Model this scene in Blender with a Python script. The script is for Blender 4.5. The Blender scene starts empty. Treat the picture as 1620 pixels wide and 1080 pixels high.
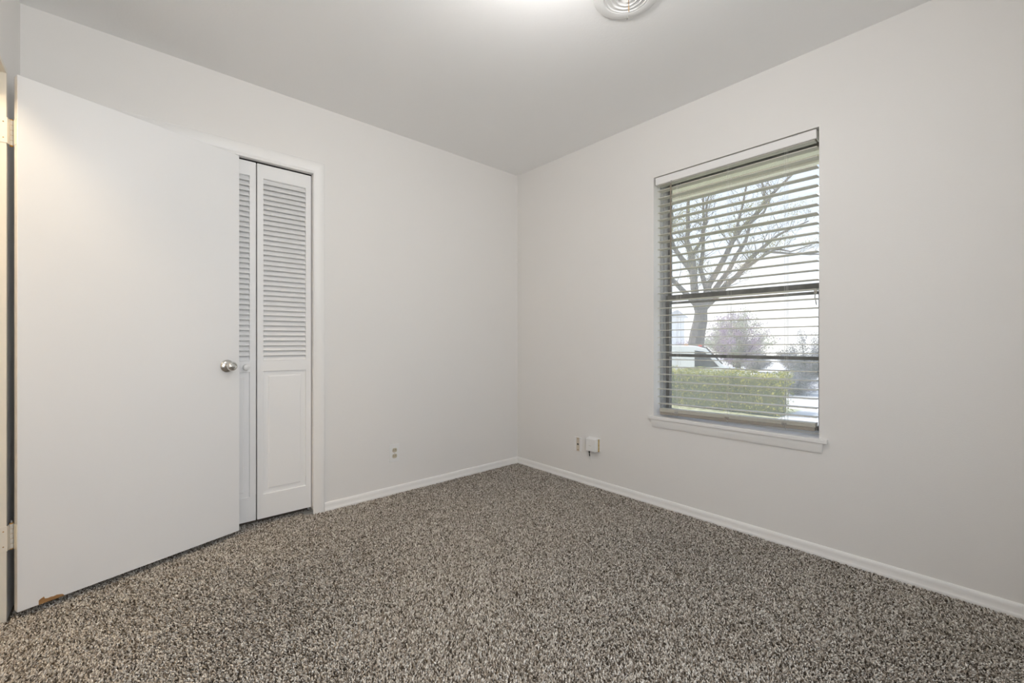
import bpy, bmesh, math, random
import numpy as np
from mathutils import Vector, Matrix

C = bpy.context.scene.collection
SC = bpy.context.scene

# ------------------------------------------------------------------ camera
YAW = math.radians(48.212)                 # angle of the view axis from +X
FPX = 683.27                               # focal length in pixels of a 1620 px wide frame
CAM = Vector((-2.490, -2.718, 1.024))
FW = Vector((math.cos(YAW), math.sin(YAW), 0))
RT = Vector((math.sin(YAW), -math.cos(YAW), 0))
cam_d = bpy.data.cameras.new('camera')
cam = bpy.data.objects.new('camera', cam_d)
C.objects.link(cam)
cam.location = CAM
cam.rotation_euler = (math.pi / 2, 0, YAW - math.pi / 2)
cam_d.sensor_width = 36.0
cam_d.lens = FPX / 1620 * 36.0
cam_d.shift_y = 0.8 / 1620
cam_d.clip_start = 0.02
cam_d.clip_end = 300
SC.camera = cam

# ------------------------------------------------------------------ sky, sun, exposure
LAMP_L = 325.0            # radiance of the bare ceiling bulb
HALL_L = 95.0
SKY_S = 1.9
SUN_S = 6.0
world = bpy.data.worlds.new('sky')
SC.world = world
world.use_nodes = True
wn, wl = world.node_tree.nodes, world.node_tree.links
wn.clear()
wo = wn.new('ShaderNodeOutputWorld')
wb = wn.new('ShaderNodeBackground')
wt = wn.new('ShaderNodeTexCoord')
ws = wn.new('ShaderNodeSeparateXYZ')
wr = wn.new('ShaderNodeValToRGB')
wr.color_ramp.elements[0].position = 0.0
wr.color_ramp.elements[0].color = (1.0, 1.0, 0.98, 1)
wr.color_ramp.elements[1].position = 0.55
wr.color_ramp.elements[1].color = (0.52, 0.66, 0.97, 1)
e = wr.color_ramp.elements.new(0.22)
e.color = (0.74, 0.84, 1.0, 1)
wb.inputs['Strength'].default_value = SKY_S
wl.new(wt.outputs['Generated'], ws.inputs[0])
wl.new(ws.outputs['Z'], wr.inputs[0])
wl.new(wr.outputs[0], wb.inputs['Color'])
wl.new(wb.outputs[0], wo.inputs[0])

sun_d = bpy.data.lights.new('sun', 'SUN')
sun_d.energy = SUN_S
sun_d.angle = math.radians(0.6)
sun_d.color = (1.0, 0.95, 0.86)
sun = bpy.data.objects.new('sun', sun_d)
C.objects.link(sun)
sun.rotation_euler = Vector((0.35, -0.55, -0.80)).to_track_quat('-Z', 'Y').to_euler()

fill_d = bpy.data.lights.new('fill_light', 'AREA')
fill_d.shape = 'RECTANGLE'
fill_d.size, fill_d.size_y = 1.15, 1.30
fill_d.energy = 28.0
fill_d.color = (0.94, 0.97, 1.0)
fill = bpy.data.objects.new('fill_light', fill_d)
C.objects.link(fill)
fill.location = (-2.10, -3.46, 1.45)          # added fill lamp outside the unseen window behind the camera
fill.rotation_euler = (math.pi / 2, 0, 0)

SC.view_settings.view_transform = 'Standard'
SC.view_settings.look = 'None'
SC.view_settings.gamma = 1.0
SC.view_settings.exposure = 0.06
SC.view_settings.use_curve_mapping = False
SC.cycles.use_denoising = True
SC.cycles.max_bounces = 14
SC.cycles.diffuse_bounces = 8
SC.cycles.transparent_max_bounces = 24
SC.cycles.sample_clamp_indirect = 6.0
SC.cycles.sample_clamp_direct = 30.0
SC.cycles.caustics_reflective = False
SC.cycles.caustics_refractive = False


# ------------------------------------------------------------------ materials
def mat(name, col, rough=0.5, metal=0.0, spec=0.5):
    m = bpy.data.materials.new(name)
    m.use_nodes = True
    b = m.node_tree.nodes['Principled BSDF']
    b.inputs['Base Color'].default_value = (*col, 1)
    b.inputs['Roughness'].default_value = rough
    b.inputs['Metallic'].default_value = metal
    b.inputs['Specular IOR Level'].default_value = spec
    return m


def bump(m, scale, strength, dist=0.002, detail=3.0):
    n, l = m.node_tree.nodes, m.node_tree.links
    tc = n.new('ShaderNodeTexCoord')
    nz = n.new('ShaderNodeTexNoise')
    nz.inputs['Scale'].default_value = scale
    nz.inputs['Detail'].default_value = detail
    bp = n.new('ShaderNodeBump')
    bp.inputs['Strength'].default_value = strength
    bp.inputs['Distance'].default_value = dist
    l.new(tc.outputs['Object'], nz.inputs['Vector'])
    l.new(nz.outputs['Fac'], bp.inputs['Height'])
    l.new(bp.outputs[0], n['Principled BSDF'].inputs['Normal'])
    return m


def mottled(m, c1, c2, scale, detail=4.0, lo=0.35, hi=0.65, stretch=(1, 1, 1)):
    n, l = m.node_tree.nodes, m.node_tree.links
    tc = n.new('ShaderNodeTexCoord')
    mp = n.new('ShaderNodeMapping')
    mp.inputs['Scale'].default_value = stretch
    nz = n.new('ShaderNodeTexNoise')
    nz.inputs['Scale'].default_value = scale
    nz.inputs['Detail'].default_value = detail
    cr = n.new('ShaderNodeValToRGB')
    cr.color_ramp.elements[0].position = lo
    cr.color_ramp.elements[0].color = (*c1, 1)
    cr.color_ramp.elements[1].position = hi
    cr.color_ramp.elements[1].color = (*c2, 1)
    l.new(tc.outputs['Object'], mp.inputs[0])
    l.new(mp.outputs[0], nz.inputs['Vector'])
    l.new(nz.outputs['Fac'], cr.inputs[0])
    l.new(cr.outputs[0], n['Principled BSDF'].inputs['Base Color'])
    return m


def emit(name, col, strength):
    m = bpy.data.materials.new(name)
    m.use_nodes = True
    n = m.node_tree.nodes
    n.clear()
    o = n.new('ShaderNodeOutputMaterial')
    em = n.new('ShaderNodeEmission')
    em.inputs[0].default_value = (*col, 1)
    em.inputs[1].default_value = strength
    m.node_tree.links.new(em.outputs[0], o.inputs[0])
    return m


def mix_transparent(name, fac, col, kind='DIFFUSE', rough=0.05):
    m = bpy.data.materials.new(name)
    m.use_nodes = True
    n, l = m.node_tree.nodes, m.node_tree.links
    n.clear()
    o = n.new('ShaderNodeOutputMaterial')
    mx = n.new('ShaderNodeMixShader')
    tr = n.new('ShaderNodeBsdfTransparent')
    mx.inputs[0].default_value = fac
    l.new(tr.outputs[0], mx.inputs[1])
    if kind == 'DIFFUSE':
        d = n.new('ShaderNodeBsdfDiffuse')
        d.inputs[0].default_value = (*col, 1)
        t = n.new('ShaderNodeBsdfTranslucent')
        t.inputs[0].default_value = (*col, 1)
        a = n.new('ShaderNodeMixShader')
        a.inputs[0].default_value = 0.5
        l.new(d.outputs[0], a.inputs[1])
        l.new(t.outputs[0], a.inputs[2])
        l.new(a.outputs[0], mx.inputs[2])
    else:
        g = n.new('ShaderNodeBsdfGlossy')
        g.inputs[0].default_value = (*col, 1)
        g.inputs['Roughness'].default_value = rough
        l.new(g.outputs[0], mx.inputs[2])
    l.new(mx.outputs[0], o.inputs[0])
    return m


M = {}
M['wall'] = bump(mat('wall paint', (0.795, 0.780, 0.760), 0.42, spec=0.35), 170, 0.22, 0.0015)
M['ceiling'] = bump(mat('ceiling paint', (0.895, 0.895, 0.892), 0.8, spec=0.2), 110, 0.25, 0.002)
M['trim'] = bump(mat('trim paint', (0.825, 0.815, 0.800), 0.34), 60, 0.06, 0.001)
M['door'] = bump(mat('door paint', (0.83, 0.83, 0.83), 0.36), 45, 0.06, 0.001)
M['cream'] = bump(mat('warm lit enamel', (0.78, 0.74, 0.66), 0.38), 70, 0.08, 0.001)  # cream tone: warm hall light on the jamb put into colour
M['leaf'] = bump(mat('closet door paint', (0.82, 0.82, 0.818), 0.42), 60, 0.05, 0.001)
M['nickel'] = mat('satin nickel', (0.66, 0.65, 0.62), 0.24, 1.0)
M['slat'] = mat('blind vinyl', (0.60, 0.585, 0.52), 0.4)  # white blind darkened: dimmer light at the window put into colour
M['valance'] = mat('white blind valance', (0.82, 0.81, 0.80), 0.4)
M['rail'] = mat('shaded blind rail', (0.30, 0.272, 0.235), 0.5)  # darker than the slats: shade on the bottom rail put into colour
M['wand'] = mat('brown wand', (0.26, 0.22, 0.17), 0.35)
M['cord'] = mat('blind cord', (0.62, 0.62, 0.60), 0.8)
M['clear'] = mix_transparent('clear plastic', 0.35, (0.8, 0.8, 0.8), 'GLOSSY', 0.2)
M['alu'] = mottled(mat('weathered aluminium', (0.22, 0.22, 0.21), 0.5), (0.20, 0.198, 0.19), (0.28, 0.276, 0.266), 18)
M['alu_daylit'] = mottled(mat('daylit aluminium', (0.42, 0.42, 0.42), 0.45), (0.40, 0.40, 0.40), (0.50, 0.50, 0.50), 12)  # same aluminium lightened: outdoor light on the frame put into colour
M['glass'] = mix_transparent('window glass', 0.06, (0.9, 0.95, 0.95), 'GLOSSY', 0.02)
M['screen'] = mix_transparent('insect screen mesh', 0.22, (0.62, 0.63, 0.61))
M['plate'] = mat('white wall plate', (0.80, 0.80, 0.79), 0.35)
M['almond'] = mat('almond plastic', (0.52, 0.47, 0.36), 0.4)
M['tan_plate'] = mat('tan plastic', (0.62, 0.55, 0.45), 0.4)
M['black'] = mat('black', (0.012, 0.012, 0.013), 0.5)
M['dark'] = mat('dark void', (0.02, 0.02, 0.02), 0.9)
M['tape'] = mottled(mat('brown tape', (0.4, 0.25, 0.08), 0.6), (0.42, 0.27, 0.08), (0.62, 0.52, 0.30), 60)
M['vent'] = mat('white vent enamel', (0.80, 0.80, 0.79), 0.4)
M['rust'] = mottled(mat('rusty rod', (0.3, 0.2, 0.1), 0.7), (0.10, 0.07, 0.05), (0.55, 0.33, 0.12), 90)
M['rust_paint'] = mat('rust stain', (0.55, 0.30, 0.06), 0.7)
M['steel'] = mat('grey steel', (0.55, 0.55, 0.53), 0.4, 0.8)
M['wood'] = mottled(mat('bare wood', (0.35, 0.18, 0.07), 0.8), (0.24, 0.115, 0.04), (0.46, 0.26, 0.10), 9, stretch=(3, 3, 60))
M['backing'] = mat('carpet backing', (0.16, 0.135, 0.11), 1.0, spec=0.0)
M['bulb'] = emit('ceiling bulb glow', (1.0, 0.972, 0.945), LAMP_L)
M['hall_bulb'] = emit('hall bulb glow', (1.0, 0.79, 0.54), HALL_L)
M['porcelain'] = mat('porcelain', (0.8, 0.8, 0.78), 0.3)
# outdoors
M['soffit'] = mottled(mat('tan soffit board', (0.5, 0.4, 0.25), 0.8), (0.34, 0.26, 0.17), (0.58, 0.49, 0.34), 5, stretch=(14, 1, 1))
M['soffit_trim'] = mat('cream soffit trim', (0.82, 0.79, 0.66), 0.6)
M['grass'] = mottled(mat('dry lawn', (0.4, 0.4, 0.2), 0.9), (0.33, 0.34, 0.18), (0.60, 0.58, 0.40), 6)
M['concrete'] = mottled(mat('pale concrete', (0.6, 0.58, 0.54), 0.9), (0.62, 0.60, 0.56), (0.72, 0.70, 0.66), 2)
M['bark'] = bump(mottled(mat('bark', (0.12, 0.1, 0.09), 0.9), (0.085, 0.075, 0.072), (0.16, 0.14, 0.13), 7), 14, 0.6, 0.02)
M['white_car'] = mat('white car paint', (0.82, 0.82, 0.80), 0.25)
M['car_glass'] = mat('dark car glass', (0.03, 0.035, 0.04), 0.08)
M['tyre'] = mat('rubber tyre', (0.03, 0.03, 0.03), 0.8)
M['amber'] = mat('amber lens', (0.8, 0.35, 0.06), 0.3)
M['redlens'] = mat('red lens', (0.7, 0.08, 0.06), 0.3)
M['siding'] = mat('white siding', (0.90, 0.90, 0.88), 0.8)
M['shingle'] = mat('pale shingle', (0.66, 0.66, 0.66), 0.9)


def leafmat(name, c1, c2, scale=3.0):
    m = mat(name, c1, 0.7)
    mottled(m, c1, c2, scale, 2.0, 0.4, 0.6)
    m.node_tree.nodes['Principled BSDF'].inputs['Transmission Weight'].default_value = 0.0
    n, l = m.node_tree.nodes, m.node_tree.links
    p = n['Principled BSDF']
    o = n['Material Output']
    t = n.new('ShaderNodeBsdfTranslucent')
    mx = n.new('ShaderNodeMixShader')
    mx.inputs[0].default_value = 0.4
    src = p.inputs['Base Color'].links[0].from_socket
    l.new(src, t.inputs[0])
    l.new(p.outputs[0], mx.inputs[1])
    l.new(t.outputs[0], mx.inputs[2])
    l.new(mx.outputs[0], o.inputs[0])
    return m


M['leaf_hedge'] = leafmat('hedge leaves', (0.20, 0.24, 0.055), (0.60, 0.55, 0.14), 9)
M['leaf_tree'] = leafmat('young tree leaves', (0.22, 0.24, 0.07), (0.55, 0.50, 0.12), 3)
M['leaf_mauve'] = leafmat('mauve blossom', (0.56, 0.44, 0.60), (0.50, 0.55, 0.40), 2)
M['leaf_grey'] = leafmat('grey green leaves', (0.30, 0.30, 0.27), (0.44, 0.43, 0.46), 1.5)
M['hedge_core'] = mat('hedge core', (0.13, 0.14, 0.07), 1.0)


# ------------------------------------------------------------------ mesh helpers
class MB:
    def __init__(self):
        self.v, self.f = [], []

    def add(self, vs, fs):
        o = len(self.v)
        self.v += [tuple(p) for p in vs]
        self.f += [tuple(i + o for i in f) for f in fs]
        return self

    def box(self, a, b, M4=None):
        x0, y0, z0 = a
        x1, y1, z1 = b
        vs = [(x0, y0, z0), (x1, y0, z0), (x1, y1, z0), (x0, y1, z0), (x0, y0, z1), (x1, y0, z1), (x1, y1, z1), (x0, y1, z1)]
        if M4 is not None:
            vs = [M4 @ Vector(p) for p in vs]
        return self.add(vs, [(0, 3, 2, 1), (4, 5, 6, 7), (0, 1, 5, 4), (1, 2, 6, 5), (2, 3, 7, 6), (3, 0, 4, 7)])

    def loft(self, rings, closed=True, caps=True):
        n = len(rings[0])
        vs = [p for r in rings for p in r]
        fs = []
        m = n if closed else n - 1
        for k in range(len(rings) - 1):
            for i in range(m):
                j = (i + 1) % n
                fs.append((k * n + i, k * n + j, (k + 1) * n + j, (k + 1) * n + i))
        if caps and closed:
            fs.append(tuple(range(n - 1, -1, -1)))
            fs.append(tuple((len(rings) - 1) * n + i for i in range(n)))
        return self.add(vs, fs)

    def tube(self, pts, r, n=8):
        pts = [Vector(p) for p in pts]
        if not isinstance(r, (list, tuple)):
            r = [r] * len(pts)
        rings = []
        ref = Vector((0.31, 0.52, 0.79))
        for i, p in enumerate(pts):
            t = (pts[min(i + 1, len(pts) - 1)] - pts[max(i - 1, 0)]).normalized()
            a = t.cross(ref)
            if a.length < 0.05:
                a = t.cross(Vector((1, 0, 0)))
            a.normalize()
            b = t.cross(a)
            rings.append([p + (a * math.cos(2 * math.pi * k / n) + b * math.sin(2 * math.pi * k / n)) * r[i] for k in range(n)])
        return self.loft(rings)

    def lathe(self, prof, origin, axis, n=32, caps=True):
        """prof: (radius, height along axis)"""
        axis = Vector(axis).normalized()
        a = axis.cross(Vector((0.12, 0.34, 0.93)))
        if a.length < 0.1:
            a = axis.cross(Vector((1, 0, 0)))
        a.normalize()
        b = axis.cross(a)
        o = Vector(origin)
        rings = [[o + axis * h + (a * math.cos(2 * math.pi * k / n) + b * math.sin(2 * math.pi * k / n)) * max(r, 1e-5)
                  for k in range(n)] for r, h in prof]
        return self.loft(rings, True, caps)

    def grid_wall(self, us, vs, holes, place, thick):
        """a slab of cells; holes: set of (i,j) left open; place(u, v, w) -> xyz, w 0..thick"""
        nu, nv = len(us) - 1, len(vs) - 1
        vi = {}
        pts = []

        def g(i, j, w):
            if (i, j, w) not in vi:
                vi[(i, j, w)] = len(pts)
                pts.append(place(us[i], vs[j], w * thick))
            return vi[(i, j, w)]
        fs = []
        full = lambda i, j: 0 <= i < nu and 0 <= j < nv and (i, j) not in holes
        for i in range(nu):
            for j in range(nv):
                if not full(i, j):
                    continue
                fs.append((g(i, j, 0), g(i, j + 1, 0), g(i + 1, j + 1, 0), g(i + 1, j, 0)))
                fs.append((g(i, j, 1), g(i + 1, j, 1), g(i + 1, j + 1, 1), g(i, j + 1, 1)))
                for di, dj, p, q in ((-1, 0, (i, j), (i, j + 1)), (1, 0, (i + 1, j), (i + 1, j + 1)),
                                     (0, -1, (i, j), (i + 1, j)), (0, 1, (i, j + 1), (i + 1, j + 1))):
                    if not full(i + di, j + dj):
                        fs.append((g(*p, 0), g(*q, 0), g(*q, 1), g(*p, 1)))
        return self.add(pts, fs)

    def build(self, name, m, parent=None, bevel=0.0, smooth=False, seg=2):
        me = bpy.data.meshes.new(name)
        me.from_pydata(self.v, [], self.f)
        bm = bmesh.new()
        bm.from_mesh(me)
        bmesh.ops.recalc_face_normals(bm, faces=bm.faces)
        bm.to_mesh(me)
        bm.free()
        me.materials.append(m)
        o = bpy.data.objects.new(name, me)
        C.objects.link(o)
        if parent is not None:
            o.parent = parent
        if bevel:
            b = o.modifiers.new('edge rounding', 'BEVEL')
            b.width = bevel
            b.segments = seg
            b.limit_method = 'ANGLE'
            b.angle_limit = math.radians(40)
        if smooth:
            me.polygons.foreach_set('use_smooth', [True] * len(me.polygons))
            me.set_sharp_from_angle(angle=math.radians(38))
        return o


def tag(o, label=None, cat=None, group=None, kind=None):
    if label:
        o['label'] = label
    if cat:
        o['category'] = cat
    if group:
        o['group'] = group
    if kind:
        o['kind'] = kind
    return o


def empty(name, loc=(0, 0, 0), rz=0.0):
    o = bpy.data.objects.new(name, None)
    C.objects.link(o)
    o.location = loc
    o.rotation_euler = (0, 0, rz)
    o.empty_display_size = 0.1
    return o


def numpy_mesh(name, verts, faces_flat, loop_tot, m, parent=None, col=None):
    me = bpy.data.meshes.new(name)
    me.vertices.add(len(verts))
    me.vertices.foreach_set('co', verts.astype(np.float32).ravel())
    me.loops.add(len(faces_flat))
    me.loops.foreach_set('vertex_index', faces_flat.astype(np.int32))
    me.polygons.add(len(loop_tot))
    st = np.concatenate([[0], np.cumsum(loop_tot)[:-1]])
    me.polygons.foreach_set('loop_start', st.astype(np.int32))
    me.update(calc_edges=True)
    if col is not None:
        at = me.color_attributes.new('tuft', 'FLOAT_COLOR', 'POINT')
        at.data.foreach_set('color', col.astype(np.float32).ravel())
    me.materials.append(m)
    o = bpy.data.objects.new(name, me)
    C.objects.link(o)
    if parent is not None:
        o.parent = parent
    return o


# ================================================================== ROOM SHELL
H = 2.44
XL, YF = -2.82, -3.30                      # wall with the doorway, wall behind the camera
WT = 0.115
# floor
o = MB().box((-4.3, YF - 0.12, -0.12), (0.2, 0.75, -0.010)).build('floor', M['backing'])
tag(o, 'dark carpet backing under the pile over the whole floor', 'floor', kind='structure')
# ceiling
VX, VY = -0.972, -1.722
o = MB().grid_wall([-4.3, VX - 0.090, VX + 0.090, 0.2], [YF - 0.12, VY - 0.090, VY + 0.090, 0.75], {(1, 1)}, lambda u, v, w: (u, v, H + w), 0.12).build('ceiling', M['ceiling'])
tag(o, 'flat pale grey painted ceiling with fine texture', 'ceiling', kind='structure')

# wall with the closet (plane Y = 0)
CX0, CX1, CZ = -2.812, -1.637, 2.063
o = MB().grid_wall([-4.3, CX0, CX1, 0.0], [-0.1, CZ, H], {(1, 0)}, lambda u, v, w: (u, w, v), WT).build('wall_back', M['wall'])
tag(o, 'off white painted wall with the closet opening', 'wall', kind='structure')
# wall with the window (plane X = 0)
WY0, WY1, WZ0, WZ1 = -2.1525, -1.2770, 0.541, 2.062
o = MB().grid_wall([YF - 0.12, WY0, WY1, 0.75], [-0.1, WZ0, WZ1, H], {(1, 1)}, lambda u, v, w: (w, u, v), 0.2).build('wall_right', M['wall'])
tag(o, 'off white painted wall with the window', 'wall', kind='structure')
# wall with the room doorway (plane X = XL)
DY0, DY1, DZ = -1.13, -0.2895, 2.0145
o = MB().grid_wall([YF - 0.12, DY0 - 0.016, DY1 + 0.016, 0.0], [-0.1, DZ + 0.016, H], {(1, 0)}, lambda u, v, w: (XL - w, u, v), WT).build('wall_left', M['wall'])
tag(o, 'off white painted wall with the doorway to the hall', 'wall', kind='structure')
# wall behind the camera
o = MB().grid_wall([-4.3, -2.70, -1.50, 0.0], [-0.1, 0.80, 2.10, H], {(1, 1)}, lambda u, v, w: (u, YF - w, v), 0.12).build('wall_front', M['wall'])
tag(o, 'off white painted wall opposite the closet', 'wall', kind='structure')
# hall beyond the doorway
o = MB().box((-4.3, YF, -0.1), (-4.1, 0.0, H)).build('wall_hall', M['wall'])
tag(o, 'hall wall beyond the doorway', 'wall', kind='structure')
# closet enclosure
mb = MB()
mb.box((-4.3, 0.63, -0.1), (0.0, 0.75, H))
o = mb.build('wall_closet', M['wall'])
tag(o, 'back wall inside the closet', 'wall', kind='structure')
o = MB().box((-1.40, WT, -0.1), (-1.30, 0.63, H)).build('wall_closet_side', M['wall'])
tag(o, 'side wall inside the closet', 'wall', kind='structure')

# ---- baseboards
BASE = [(0, -0.010), (0.0125, -0.010), (0.0140, 0.004), (0.0115, 0.010), (0.0098, 0.013), (0.0096, 0.028), (0.0080, 0.038),
        (0.0052, 0.0455), (0.0025, 0.0480), (0, 0.0485)]


def baseboard(name, p0, p1, nrm, label):
    r0 = [(p0[0] + nrm[0] * d, p0[1] + nrm[1] * d, z) for d, z in BASE]
    r1 = [(p1[0] + nrm[0] * d, p1[1] + nrm[1] * d, z) for d, z in BASE]
    return tag(MB().loft([r0, r1]).build(name, M['trim'], smooth=True), label, 'baseboard', kind='structure')


baseboard('baseboard_back', (-1.5915, 0), (0, 0), (0, -1), 'low white baseboard on the closet wall')
baseboard('baseboard_right', (0, 0), (0, YF), (-1, 0), 'low white baseboard under the window')
baseboard('baseboard_front', (XL, YF), (0, YF), (0, 1), 'low white baseboard on the wall opposite the closet')
baseboard('baseboard_left', (XL, YF), (XL, DY0 - 0.016), (1, 0), 'low white baseboard on the doorway wall')

# ---- closet casing (mitred) and jamb
CAS = [(0.000, 0.000), (0.0005, 0.0085), (0.003, 0.0108), (0.010, 0.0118), (0.020, 0.0115), (0.028, 0.0105), (0.036, 0.0088), (0.044, 0.0064),
       (0.051, 0.0038), (0.056, 0.0018), (0.0580, 0.0)]
rings = [[(-1.5915 - u, -d, -0.01) for u, d in CAS], [(-1.5915 - u, -d, 2.1030 - u) for u, d in CAS],
         [(-2.818, -d, 2.1030 - u) for u, d in CAS]]
tag(MB().loft(rings).build('trim_1', M['trim'], smooth=True), 'white rounded casing around the closet opening', 'trim', kind='structure')
mb = MB()
JX, JZ = -1.654, 2.0320
mb.loft([[(JX, y, -0.01), (CX1, y, -0.01), (CX1, y, CZ), (CX0, y, CZ), (CX0, y, JZ), (JX, y, JZ)] for y in (0.0, WT)])
tag(mb.build('trim_2', M['trim'], bevel=0.0015), 'white wooden jamb lining the closet opening', 'trim', kind='structure')
# ---- room doorway jamb (cream tone stands for warm hall light)
mb = MB()
mb.loft([[(x, DY0 - 0.016, -0.01), (x, DY0, -0.01), (x, DY0, DZ), (x, DY1, DZ), (x, DY1, -0.01), (x, DY1 + 0.016, -0.01),
          (x, DY1 + 0.016, DZ + 0.016), (x, DY0 - 0.016, DZ + 0.016)] for x in (XL + 0.0015, XL - WT)])
tag(mb.build('trim_3', M['cream'], bevel=0.001), 'jamb lining the doorway to the hall, its cream tone painted as warm hall light', 'trim', kind='structure')


# ================================================================== CARPET PILE
def carpet():
    rng = np.random.default_rng(11)
    sp = 0.0052
    xs = np.arange(-2.95, -0.012, sp)
    ys = np.arange(-2.95, 0.10, sp * 0.92)
    X, Y = np.meshgrid(xs, ys)
    X = X + (np.arange(X.shape[0]) % 2)[:, None] * sp * 0.5
    X = X.ravel() + rng.normal(0, sp * 0.28, X.size)
    Y = Y.ravel() + rng.normal(0, sp * 0.28, Y.size)
    inroom = (X > XL + 0.012) & (X < -0.013) & (Y < -0.013)
    door = (X > -2.93) & (X <= XL + 0.02) & (Y < DY1 - 0.006) & (Y > DY0)
    closet = (Y >= -0.02) & (Y < 0.09) & (X > -2.79) & (X < -1.66)
    # what lies well outside the view is left bare
    rx, ry = X - CAM.x, Y - CAM.y
    dep = rx * FW.x + ry * FW.y
    lat = rx * RT.x + ry * RT.y
    near = (dep > 1.0) & (np.abs(lat) < dep * 1.45 + 0.25)
    k = (inroom | door | closet) & near
    X, Y = X[k], Y[k]
    N = len(X)
    # lean: random plus slow drifts left by feet and the vacuum
    drift = (np.sin(X * 3.1 + 1.3 * np.sin(Y * 2.2)) + np.sin(Y * 4.3 + 1.7 * np.sin(X * 2.9 + 1)) + np.sin((X - Y) * 2.1 + 0.6)) / 3
    ang = rng.uniform(0, 2 * math.pi, N)
    ln = rng.uniform(0.002, 0.0085, N)
    lx = np.cos(ang) * ln + drift * 0.0040
    ly = np.sin(ang) * ln + drift * 0.0044
    hh = rng.uniform(0.0085, 0.0125, N)
    rad = rng.uniform(0.0020, 0.0031, N)
    ph = rng.uniform(0, 2 * math.pi, N)
    base = np.stack([X, Y, np.full(N, -0.0105)], 1)
    mid = base + np.stack([lx * 0.35, ly * 0.35, hh * 0.62], 1)
    tip = base + np.stack([lx * 1.05, ly * 1.05, hh], 1)
    V = np.zeros((N, 7, 3))
    for i in range(3):
        a = ph + i * 2 * math.pi / 3
        V[:, i] = base + np.stack([np.cos(a) * rad * 0.8, np.sin(a) * rad * 0.8, np.zeros(N)], 1)
        a2 = a + 0.9
        V[:, 3 + i] = mid + np.stack([np.cos(a2) * rad * 1.15, np.sin(a2) * rad * 1.15, np.zeros(N)], 1)
    V[:, 6] = tip
    off = (np.arange(N) * 7)[:, None]
    q = np.array([0, 1, 4, 3, 1, 2, 5, 4, 2, 0, 3, 5, 3, 4, 6, 4, 5, 6, 5, 3, 6])
    F = (off + q[None, :]).ravel()
    tot = np.tile(np.array([4, 4, 4, 3, 3, 3]), N)
    pal = np.array([(0.085, 0.069, 0.053), (0.26, 0.222, 0.180), (0.46, 0.413, 0.356), (0.68, 0.633, 0.570), (0.86, 0.825, 0.77)])
    ci = rng.choice(5, N, p=[0.15, 0.21, 0.28, 0.24, 0.12])
    cc = pal[ci] * rng.uniform(0.85, 1.15, (N, 1))
    col = np.ones((N, 7, 4))
    col[:, :, :3] = cc[:, None, :]
    m = mat('carpet yarn', (0.3, 0.27, 0.23), 0.95, spec=0.1)
    n, l = m.node_tree.nodes, m.node_tree.links
    a = n.new('ShaderNodeAttribute')
    a.attribute_name = 'tuft'
    l.new(a.outputs['Color'], n['Principled BSDF'].inputs['Base Color'])
    ob = numpy_mesh('carpet_pile', V.reshape(-1, 3), F, tot, m, None, col.reshape(-1, 4))
    tag(ob, 'speckled grey and brown carpet pile covering the bedroom floor', 'carpet', kind='stuff')


carpet()


# ================================================================== ROOM DOOR (standing open)
HP = Vector((-2.790, -0.307, 0.0))
EP = Vector((-2.041, -0.041, 0.0))
dd = (EP - HP).normalized()
DW = (EP - HP).length
ang = math.atan2(dd.y, dd.x)
door = empty('door_1', HP, ang)            # local x along the door, local -y towards the room
tag(door, 'plain white flush door standing open against the closet', 'door', kind='structure')
ZB, ZT = 0.0225, 2.0140
MB().box((0, 0, ZB), (DW, 0.035, ZT)).build('door_slab', M['door'], door, bevel=0.0015)
# worn bottom corner: the bare wood under the paint
rg = random.Random(5)
px = [0.055, 0.058, 0.068, 0.0695, 0.0715, 0.080, 0.088, 0.095, 0.104, 0.112, 0.120, 0.124]
pz = [0.016, 0.019, 0.0245, 0.024, 0.016, 0.0135, 0.0145, 0.0125, 0.0140, 0.0115, 0.009, 0.004]
ring = [(px[0], ZB)] + [(x, ZB + z) for x, z in zip(px, pz)] + [(px[-1] + 0.002, ZB)]
mb = MB().loft([[(x, y, z) for x, z in ring] for y in (-0.0006, 0.004)])
tag(mb.build('chipped_patch', M['wood'], door), 'patch of bare brown wood at the bottom edge')
# knob
ks, kz = DW - 0.0625, 0.899
mb = MB().lathe([(0.0, 0.0), (0.0325, 0.0), (0.0330, 0.003), (0.0315, 0.006), (0.0270, 0.0095), (0.0190, 0.0125), (0.0140, 0.0140), (0.0, 0.0142)],
                (ks, 0, kz), (0, -1, 0), 40, False)
kb = mb.build('door_knob', M['nickel'], door, smooth=True)
mb = MB().lathe([(0.0, 0.0135), (0.0125, 0.0135), (0.0115, 0.022), (0.0120, 0.028), (0.0175, 0.0330), (0.0225, 0.0390), (0.0240, 0.0460),
                 (0.0232, 0.0530), (0.0205, 0.0585), (0.0180, 0.0605), (0.0150, 0.0610), (0.0140, 0.0595), (0.0128, 0.0590), (0.0122, 0.0605),
                 (0.0080, 0.0622), (0.0, 0.0625)], (ks, 0, kz), (0, -1, 0), 40, False)
mb.build('knob_grip', M['nickel'], kb, smooth=True)
mb = MB().lathe([(0.0, 0.0), (0.03, 0.0), (0.029, 0.004), (0.012, 0.007), (0.0, 0.007)], (ks, 0.035, kz), (0, 1, 0), 32, False)
mb.build('knob_rose', M['nickel'], door, smooth=True)
mb = MB().box((-0.0009 + DW, 0.006, kz - 0.028), (DW + 0.0009, 0.029, kz + 0.028))
mb.build('latch_plate', M['nickel'], door)

# hinges: leaf on the jamb, knuckles on the pin
Minv = (Matrix.Translation(HP) @ Matrix.Rotation(ang, 4, 'Z')).inverted()


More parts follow.
